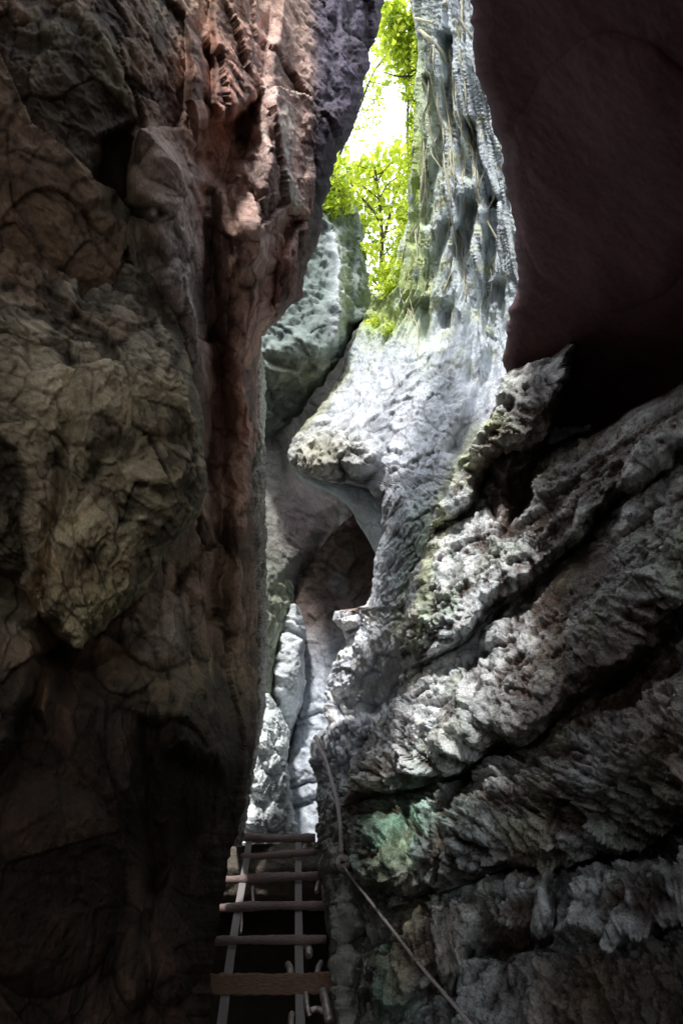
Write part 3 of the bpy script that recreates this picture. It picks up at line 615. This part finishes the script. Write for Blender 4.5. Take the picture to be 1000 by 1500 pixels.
# ================================================================== LADDER
M_WOOD = plain('weathered_wood', (.22, .155, .14), .6, 26, .45, (1, 9, 9), .6)
M_RAIL = plain('grey_rail_wood', (.24, .215, .21), .55, 30, .35, (9, 9, 1), .5)
M_PLANK = plain('brown_plank', (.17, .095, .055), .65, 22, .45, (1, 8, 8), .5)
M_METAL = plain('rusty_steel', (.42, .36, .33), .45, 30, .4, (1, 1, 1), .3, .5)
lad = bpy.data.objects.new('wooden_ladder', None); C.objects.link(lad); lad.location = pt(400, 1640, 3.4)
tag(lad, 'weathered wooden ladder with uneven log rungs climbing into the cleft', 'ladder')
bpy.context.view_layer.update()
def under(o, parent): o.parent = parent; o.matrix_parent_inverse = parent.matrix_world.inverted()
lad_d = lambda y: np.interp(y, [1220, 1250, 1287, 1328, 1378, 1440, 1515, 1600, 1700], [7.5, 7.05, 6.5, 6.0, 5.5, 4.95, 4.45, 4.0, 3.6])
rungs = [(1227, 347, 462, 1225, 1229, 6.0), (1253, 352, 461, 1254, 1250, 5.0), (1287, 328, 470, 1288, 1284, 6), (1328, 322, 480, 1330, 1326, 6), (1378, 312, 478, 1380, 1374, 6.2), (1441, 300, 490, 1444, 1438, 13), (1520, 290, 500, 1522, 1518, 8), (1600, 280, 510, 1603, 1598, 8)]
for k, (y, x0, x1, ya, yb, r) in enumerate(rungs):
    d = float(lad_d(y)); n = 26; t = np.linspace(0, 1, n)
    P = at(x0+(x1-x0)*t, ya+(yb-ya)*t+1.5*np.sin(t*4+k), np.full(n, d)+.02*np.sin(t*5+k))
    rad = r/FPX*d
    if k == 5:      # flat sawn plank
        sec = [(-1, -.35), (-1, .35), (-.9, .45), (.9, .45), (1, .35), (1, -.35), (.9, -.45), (-.9, -.45)]
        V = []; h = rad
        for i in range(n): V += [P[i]+np.array([0, s[1]*.09, s[0]*h*(1+.04*math.sin(i*.9))+.004*rng.normal()]) for s in sec]
        Fs = [(i*8+j, i*8+(j+1) % 8, (i+1)*8+(j+1) % 8, (i+1)*8+j) for i in range(n-1) for j in range(8)]+[tuple(range(8)), tuple(range((n-1)*8, n*8))]
        me = bpy.data.meshes.new('rung'); me.from_pydata([tuple(v) for v in V], [], Fs); me.materials.append(M_PLANK); o = bpy.data.objects.new('rung', me); C.objects.link(o)
        o['label'] = 'flat brown plank rung'
    else:
        o = tubes_obj('rung', [tube(P, rad*(1+.10*np.sin(t*9+k*2)+.05*rng.normal(size=n)), 12, wob=.03)], M_WOOD)
    under(o, lad)
def rail(xs, name='rail'):
    ysr = np.array([p[1] for p in xs], float); px = np.array([p[0] for p in xs], float)
    t = np.linspace(ysr[0], ysr[-1], 60); X = np.interp(t, ysr, px); d = lad_d(t)+.07
    P = at(X, t, d); w = .029; V = []
    for i in range(60): V += [P[i]+np.array([a*w, b*.02, 0]) for a, b in ((-1, -1), (1, -1), (1, 1), (-1, 1))]
    Fs = [(i*4+j, i*4+(j+1) % 4, (i+1)*4+(j+1) % 4, (i+1)*4+j) for i in range(59) for j in range(4)]+[(0, 1, 2, 3), (236, 237, 238, 239)]
    me = bpy.data.meshes.new(name); me.from_pydata([tuple(v) for v in V], [], Fs); me.materials.append(M_RAIL)
    o = bpy.data.objects.new(name, me); C.objects.link(o); under(o, lad)
rail([(437, 1222), (437, 1300), (438, 1400), (440, 1500), (443, 1660)])
rail([(366, 1222), (361, 1262), (351, 1320), (338, 1400), (325, 1500), (305, 1660)])
# steel brackets and pegs between ladder and rock
def peg(pts, r, label, seed=0):
    P = np.array([pt(x, y, lad_d(y)+dd) for x, y, dd in pts]); o = tubes_obj('steel_peg', [tube(spline(P, 14), r, 8, wob=.03)], M_METAL); tag(o, label, 'peg')
peg([(371, 1322, .05), (370, 1300, .12), (371, 1303, .35)], .012, 'thin upright steel peg between the third and fourth rungs')
peg([(353, 1366, .04), (354, 1350, .10), (353, 1330, .2)], .010, 'thin bent steel peg under the left end of the fourth rung')
peg([(445, 1244, .1), (448, 1238, .12), (455, 1238, .2)], .02, 'short bent bracket under the right end of the top rung')
peg([(463, 1307, -.03), (466, 1294, .0), (472, 1290, .15)], .018, 'hooked bracket at the right end of the third rung')
peg([(477, 1328, .05), (475, 1310, .05), (472, 1292, .1)], .022, 'upright bracket joining the right ends of the third and fourth rungs')
peg([(464, 1430, -.02), (466, 1418, .04), (470, 1410, .2)], .02, 'small hook standing on the right end of the plank')
peg([(452, 1400, .1), (452, 1390, .1), (449, 1386, .3)], .028, 'stubby bolt beside the right rail above the plank')
peg([(426, 1432, .0), (425, 1420, .03), (422, 1413, .2)], .024, 'stubby bolt left of the right rail above the plank')
peg([(448, 1455, .0), (450, 1475, .0), (454, 1488, .05)], .016, 'thin pale bracket hanging under the plank')
peg([(473, 1452, .0), (478, 1475, .0), (482, 1496, .05)], .030, 'thick pale bracket hanging under the right end of the plank')
peg([(455, 1480, .0), (466, 1478, .0), (480, 1486, .05)], .018, 'short crosspiece joining the pale brackets under the plank')
peg([(422, 1640, .0), (426, 1500, .0), (428, 1486, .15)], .020, 'pale upright stake below the plank')

# ================================================================== ROPE
M_ROPE = plain('rope_fibre', (.58, .50, .50), .8, 220, .3, (1, 1, 1), .8)
def rope_obj(name, P, r, parent=None):
    # three twisted strands
    P = spline(P, 160); T = np.gradient(P, axis=0); T /= np.linalg.norm(T, axis=1)[:, None]
    A = np.cross(T, [0, 1, .2]); A /= np.linalg.norm(A, axis=1)[:, None]; B = np.cross(T, A)
    s = np.concatenate([[0], np.cumsum(np.linalg.norm(np.diff(P, axis=0), axis=1))])
    n = max(160, int(s[-1]/.012)); sn = np.linspace(0, s[-1], n)
    ip = lambda Z: np.stack([np.interp(sn, s, Z[:, i]) for i in range(3)], -1)
    P, A, B = ip(P), ip(A), ip(B); parts = []
    for k in range(3):
        ph = sn/(.012+r*3)*2+k*2*math.pi/3
        parts.append(tube(P+r*.5*(np.cos(ph)[:, None]*A+np.sin(ph)[:, None]*B), r*.62, 6))
    return tubes_obj(name, parts, M_ROPE, parent)
rpx = [(462, 1080), (467, 1092), (470, 1100), (476, 1112), (483, 1135), (490, 1160), (496, 1190), (499, 1220), (500, 1250)]
fd = np.array([frontd(*q) for q in rpx]); fd = np.minimum(fd, np.linspace(fd[0]+.1, fd[-1]+.1, 9))-.06; fd = np.minimum.accumulate(fd); rp = [(x, y, d) for (x, y), d in zip(rpx, fd)]
KD = float(fd[-1])-.04
rope = rope_obj('rope', [pt(*q) for q in rp], .016); tag(rope, 'pale hand rope running down from the anchor to the knot beside the ladder', 'rope')
th = np.linspace(0, 4*math.pi, 60); kc = pt(502, 1264, KD)
kn = kc+np.stack([.036*np.cos(th), .03*np.sin(th*1.5), .034*np.sin(th)+.01*np.cos(th*.5)], -1)
o = tubes_obj('knot', [tube(kn, .019, 8)], M_ROPE); under(o, rope)
an = [(x, y, rp[0][2]+.02) for x, y in ((460, 1079), (466, 1084), (471, 1092), (474, 1104), (480, 1110), (482, 1118), (476, 1122), (472, 1114), (468, 1100))]
o = tubes_obj('anchor_loop', [tube(spline([pt(*q) for q in an], 50), .024, 8, wob=.06)], M_ROPE); under(o, rope)
r2p = [(503, 1268), (512, 1282), (530, 1305), (570, 1356), (610, 1408), (650, 1455), (692, 1505), (760, 1590)]
f2 = np.array([min(KD, frontd(*q)-.05) for q in r2p]); end = max(2.7, min(f2[k]+(f2[k]-KD)*(7-k)/k for k in range(3, 7))); r2 = [(x, y, KD+(end-KD)*k/7) for k, (x, y) in enumerate(r2p)]; print('rope', fd, f2, end)
o = rope_obj('rope', [pt(*q) for q in r2], .0085); tag(o, 'thin taut rope running from the knot to the bottom right over the rock face', 'rope')

# ================================================================== ROOTS on the curtain
M_ROOT = plain('root_bark', (.42, .40, .28), .75, 30, .4, (4, 4, 1), .5)
def draped(x, y, off): 
    p = surf('cliff', x, y); v = CAM-p; v /= np.linalg.norm(v); return p+v*off
roots = [([(596, 2), (612, 14), (625, 26), (640, 30), (655, 40)], .030, 'knotty pale root arching over the top of the gap'),
         ([(604, 8), (618, 34), (640, 50), (655, 74), (660, 96)], .040, 'thick pale root bending down from the top of the gap'),
         ([(640, 50), (650, 120), (672, 200), (690, 260)], .028, None), ([(625, 40), (634, 120), (646, 220), (652, 320), (640, 420)], .022, None),
         ([(616, 60), (622, 150), (640, 240), (632, 340), (612, 420)], .018, None), ([(652, 100), (664, 200), (668, 300), (655, 400), (640, 460)], .02, None),
         ([(612, 120), (614, 220), (626, 320), (606, 400), (590, 440)], .016, None), ([(676, 180), (690, 260), (712, 330), (720, 420), (716, 520)], .022, None),
         ([(700, 230), (722, 300), (740, 380), (742, 440)], .016, None), ([(664, 10), (670, 60), (668, 110)], .035, 'pale vertical root beside the dark overhang at the top'),
         ([(690, 0), (694, 40), (703, 62)], .02, 'short pale root hanging from the dark overhang at the top'), ([(658, 340), (676, 420), (684, 520), (668, 600)], .02, None),
         ([(640, 160), (655, 250), (678, 340), (690, 420)], .014, None), ([(700, 400), (698, 480), (690, 560)], .022, None), ([(648, 440), (664, 500), (672, 560)], .018, None)]
XLr, XRr = curve([(0, 622), (60, 628), (150, 622), (300, 616), (430, 596)]), curve([(0, 672), (100, 690), (200, 715), (300, 738), (430, 752), (560, 700)])
roots = [q for q in roots if q[2]]
for k in range(24):
    f0 = (k+.5)/24; y0 = float(rng.uniform(30, 200)); y1 = float(min(560, y0+rng.uniform(150, 380))); ys_ = np.linspace(y0, y1, 9)
    ff = np.clip(f0+.07*np.sin(ys_/70+k*1.7)+.04*rng.normal(size=9), .02, .98)
    roots.append(([(float(XLr(y)*(1-f)+XRr(y)*f), float(y)) for y, f in zip(ys_, ff)], float(rng.uniform(.008, .019)), None))
for P, r, lab in roots:
    Q_ = np.array([draped(x, y, .02) for x, y in P]); Q_ = spline(Q_, 50); Q_ += .014*np.stack([fbm(Q_+z, 6, 3) for z in (1, 5, 9)], -1)
    t = np.linspace(0, 1, 50); o = tubes_obj('hanging_root', [tube(Q_, r*(1-.55*t)*(1+.15*np.sin(t*23)), 8, wob=.05)], M_ROOT)
    tag(o, lab or 'long thin root hanging down the ribbed cliff curtain', 'root', 'roots hanging down the cliff curtain')

# ================================================================== FOLIAGE
M_LEAF = leaf_mat('backlit_leaf', (.20, .34, .02), (.78, .86, .10), .65)
M_LEAF2 = leaf_mat('shaded_leaf', (.05, .13, .015), (.30, .42, .04), .5)
M_BARK = plain('tree_bark', (.09, .075, .05), .85, 30, .4, (4, 4, 1), .6)
def leaves(name, cents, n, size, mat, parent=None, sig=.35):
    """pointed folded leaves scattered in clumps around the given centres (x,y,z,radius,weight)"""
    cents = np.array(cents, float); w = cents[:, 4]/cents[:, 4].sum(); k = rng.choice(len(cents), n, p=w)
    sub = cents[k, :3]+rng.normal(size=(n, 3))*cents[k, 3][:, None]*.45
    s = size*(.6+.8*rng.random(n)); a = rng.normal(size=(n, 3)); a[:, 2] -= .4; a /= np.linalg.norm(a, axis=1)[:, None]
    b = np.cross(a, rng.normal(size=(n, 3))); b /= np.linalg.norm(b, axis=1)[:, None]; c = np.cross(a, b)
    v = np.stack([sub, sub+a*s[:, None]*.5+b*s[:, None]*.28+c*s[:, None]*.06, sub+a*s[:, None], sub+a*s[:, None]*.5-b*s[:, None]*.28+c*s[:, None]*.06], 1)
    f = np.arange(n*4).reshape(n, 4); col = np.repeat(np.clip(rng.normal(.62, .3, n)+.25*noise(sub*1.3), 0, 1), 4)
    return link_mesh(name, v.reshape(-1, 3), f, mat, np.repeat(col[:, None], 3, 1), parent, smooth=False)
def tree(label, base, clumps, n, size, mat, limbs, r0, group=None, cat='tree'):
    root = bpy.data.objects.new('tree', None); C.objects.link(root); root.location = base; tag(root, label, cat, group); bpy.context.view_layer.update()
    cs = [(*pt(x, y, d), r, w) for x, y, d, r, w in clumps]
    o = leaves('crown', cs, n, size, mat); under(o, root)
    parts = []
    for L in limbs:
        P = spline([base if q is None else pt(*q) for q in L], 24); t = np.linspace(0, 1, 24); parts.append(tube(P, r0*(1-.8*t)*(1 if L[0] is None else .5), 7, wob=.04))
    for c in cs:
        e = np.array(c[:3]); src = parts[0][0][:-2].reshape(24, 7, 3).mean(1); j = int(np.argmin(((src-e)**2).sum(1))); j = max(2, j-2)
        P = spline([src[j], (src[j]+e)/2+rng.normal(size=3)*.12, e], 10); parts.append(tube(P, np.linspace(r0*.25, r0*.08, 10), 5))
    o = tubes_obj('trunk', parts, M_BARK); under(o, root)
tree('yellow-green tree filling the lower part of the sky gap', pt(556, 500, 15.5),
     [(505, 262, 15, .35, 1.2), (530, 250, 15.4, .45, 1.5), (560, 236, 15.4, .4, 1.3), (586, 225, 15, .35, 1.2), (515, 300, 15, .4, 1.5), (545, 290, 15.6, .5, 1.8), (580, 275, 15.2, .5, 1.7), (595, 310, 15, .35, 1.2), (535, 330, 15, .4, 1.1), (590, 350, 15, .35, 1.0), (560, 320, 15.8, .4, .9),
      (540, 365, 15, .35, .8), (575, 385, 15, .3, .8), (545, 400, 15, .3, .6), (500, 240, 15, .25, .5), (600, 250, 15, .3, .9), (565, 415, 15, .25, .5)], 1900, .15, M_LEAF,
     [[None, (557, 430, 15.4), (559, 360, 15.3), (556, 300, 15.4), (548, 240, 15.4)], [(559, 360, 15.3), (575, 300, 15.2), (592, 250, 15.1)], [(556, 320, 15.3), (530, 290, 15.2), (508, 262, 15)]], .075, 'trees beyond the gap')
tree('bright leafy bough leaning in at the top right of the sky gap', pt(640, 60, 12.5),
     [(575, 15, 12, .25, 1.1), (590, 40, 12, .3, 1.4), (580, 60, 12, .25, 1), (600, 75, 12, .25, 1.1), (605, 100, 12, .2, .8), (590, 95, 12.2, .25, .7), (568, 35, 12, .2, .6), (604, 140, 12, .16, .5), (606, 175, 12, .14, .4), (560, 70, 12.4, .2, .3), (612, 30, 12, .2, 1), (615, 120, 12, .2, 1), (612, 200, 12, .16, .8), (608, 230, 12, .16, .8), (606, 270, 12, .18, .9), (600, 310, 12, .18, .9), (606, 340, 12, .14, .7)], 2500, .12, M_LEAF,
     [[None, (620, 45, 12.3), (600, 50, 12.1), (575, 40, 12)], [(610, 46, 12.2), (604, 90, 12), (604, 150, 12)], [(604, 110, 12), (585, 112, 12), (562, 106, 12)]], .05, 'trees beyond the gap')
tree('sparse feathery twigs in the white upper sky gap', pt(470, 300, 17.5),
     [(535, 110, 17, .4, .8), (548, 130, 17, .35, .8), (530, 150, 17, .4, .6), (560, 90, 17, .4, .8), (575, 75, 17.2, .4, .8), (550, 165, 17, .3, .4), (525, 185, 17, .3, .4), (580, 105, 17, .3, .6), (595, 130, 17, .25, .5)], 700, .10, M_LEAF,
     [[None, (500, 220, 17.2), (525, 160, 17), (545, 110, 17), (565, 80, 17)]], .04, 'trees beyond the gap')
# plants on the rims
def plant(label, name, cat, clumps, n, size, mat=M_LEAF, src='cliff', off=.06):
    cs = []
    for x, y, r, w in clumps:
        p = surf(src, x, y) if src else pt(x, y, 11.5); v = CAM-p; v /= np.linalg.norm(v); cs.append((*(p+v*off), r, w))
    o = leaves(name, cs, n, size, mat); tag(o, label, cat, kind='stuff' if name == 'moss' else None)
plant('yellow-green ferns and moss crowding the cliff rim right of the gap', 'fern', 'plant', [(600, 350, .2, 1), (590, 380, .22, 1.3), (578, 405, .22, 1.4), (565, 430, .2, 1.2), (600, 400, .15, .7), (556, 452, .15, .7), (608, 330, .14, .6), (585, 430, .15, .7)], 1500, .085)
plant('moss hanging along the upper rim of the cliff curtain', 'moss', 'moss', [(606, y, .10, 1) for y in range(60, 320, 18)], 1100, .06)
plant('small green tuft growing on the ribbed curtain', 'fern', 'plant', [(631, 292, .045, 1)], 70, .09)
plant('bright shrub on top of the grey-green pinnacle', 'shrub', 'plant', [(482, 262, .22, 1.2), (490, 272, .2, 1), (478, 290, .18, 1), (484, 305, .16, .8), (500, 300, .2, .7), (515, 330, .16, .5), (528, 370, .12, .4)], 900, .10, M_LEAF, 'rock_pinnacle')
plant('mossy tuft on the ledge below the gap', 'moss', 'moss', [(560, 478, .12, 1), (575, 488, .1, .8), (545, 470, .1, .6)], 260, .06)

# ================================================================== LIGHT
SUN_EL, SUN_TO = 50, np.array([-.16, -.62])     # where the sun stands (x,y); behind and left of the viewer
el = math.radians(SUN_EL); h = SUN_TO/np.linalg.norm(SUN_TO)
sd = np.array([h[0]*math.cos(el), h[1]*math.cos(el), math.sin(el)])
L_ = bpy.data.lights.new('sun', 'SUN'); L_.energy = 5.0; L_.angle = math.radians(6); L_.color = (1.0, .97, .94)
so = bpy.data.objects.new('sun', L_); C.objects.link(so)
from mathutils import Vector
so.rotation_euler = Vector(-sd).to_track_quat('-Z', 'Y').to_euler()
SKY, CLOUD = .30, 2.3        # hazy, mostly clouded sky
W = bpy.data.worlds.new('World'); bpy.context.scene.world = W; W.use_nodes = True; nt = W.node_tree
sk = nt.nodes.new('ShaderNodeTexSky'); sk.sky_type = 'NISHITA'; sk.sun_disc = False; sk.sun_elevation = el; sk.sun_rotation = math.atan2(sd[0], sd[1])
sk.dust_density = 4; sk.air_density = 1.0
bg = nt.nodes['Background']; bg.inputs[1].default_value = 1.0
tc = nt.nodes.new('ShaderNodeTexCoord'); cn = nt.nodes.new('ShaderNodeTexNoise'); cn.inputs['Scale'].default_value = 2.2; cn.inputs['Detail'].default_value = 6
nt.links.new(tc.outputs['Generated'], cn.inputs['Vector'])
cm = nt.nodes.new('ShaderNodeMapRange'); cm.inputs['From Min'].default_value = .25; cm.inputs['From Max'].default_value = .55; cm.inputs['To Min'].default_value = .5; nt.links.new(cn.outputs['Fac'], cm.inputs['Value'])
sv = nt.nodes.new('ShaderNodeVectorMath'); sv.operation = 'SCALE'; sv.inputs['Scale'].default_value = SKY; nt.links.new(sk.outputs[0], sv.inputs[0])
mxw = nt.nodes.new('ShaderNodeMix'); mxw.data_type = 'RGBA'; mxw.inputs['B'].default_value = (CLOUD*.93, CLOUD*.98, CLOUD*1.06, 1)
nt.links.new(cm.outputs[0], mxw.inputs['Factor']); nt.links.new(sv.outputs[0], mxw.inputs['A']); nt.links.new(mxw.outputs['Result'], bg.inputs[0])

cam = bpy.data.cameras.new('camera'); co = bpy.data.objects.new('camera', cam); C.objects.link(co)
co.location = CAM; co.rotation_euler = (math.pi/2+PITCH, 0, 0)
cam.sensor_fit = 'VERTICAL'; cam.sensor_height = 24; cam.lens = 24*FPX/1500; cam.clip_end = 3000; cam.clip_start = .05
S = bpy.context.scene; S.camera = co
S.view_settings.view_transform = 'Standard'; S.view_settings.look = 'None'; S.view_settings.exposure = 0
S.cycles.use_denoising = True; S.cycles.max_bounces = 8; S.cycles.diffuse_bounces = 5
try: S.cycles.denoiser = 'OPENIMAGEDENOISE'
except Exception as e: print(e)
print('script', round(time.time()-T0, 1))
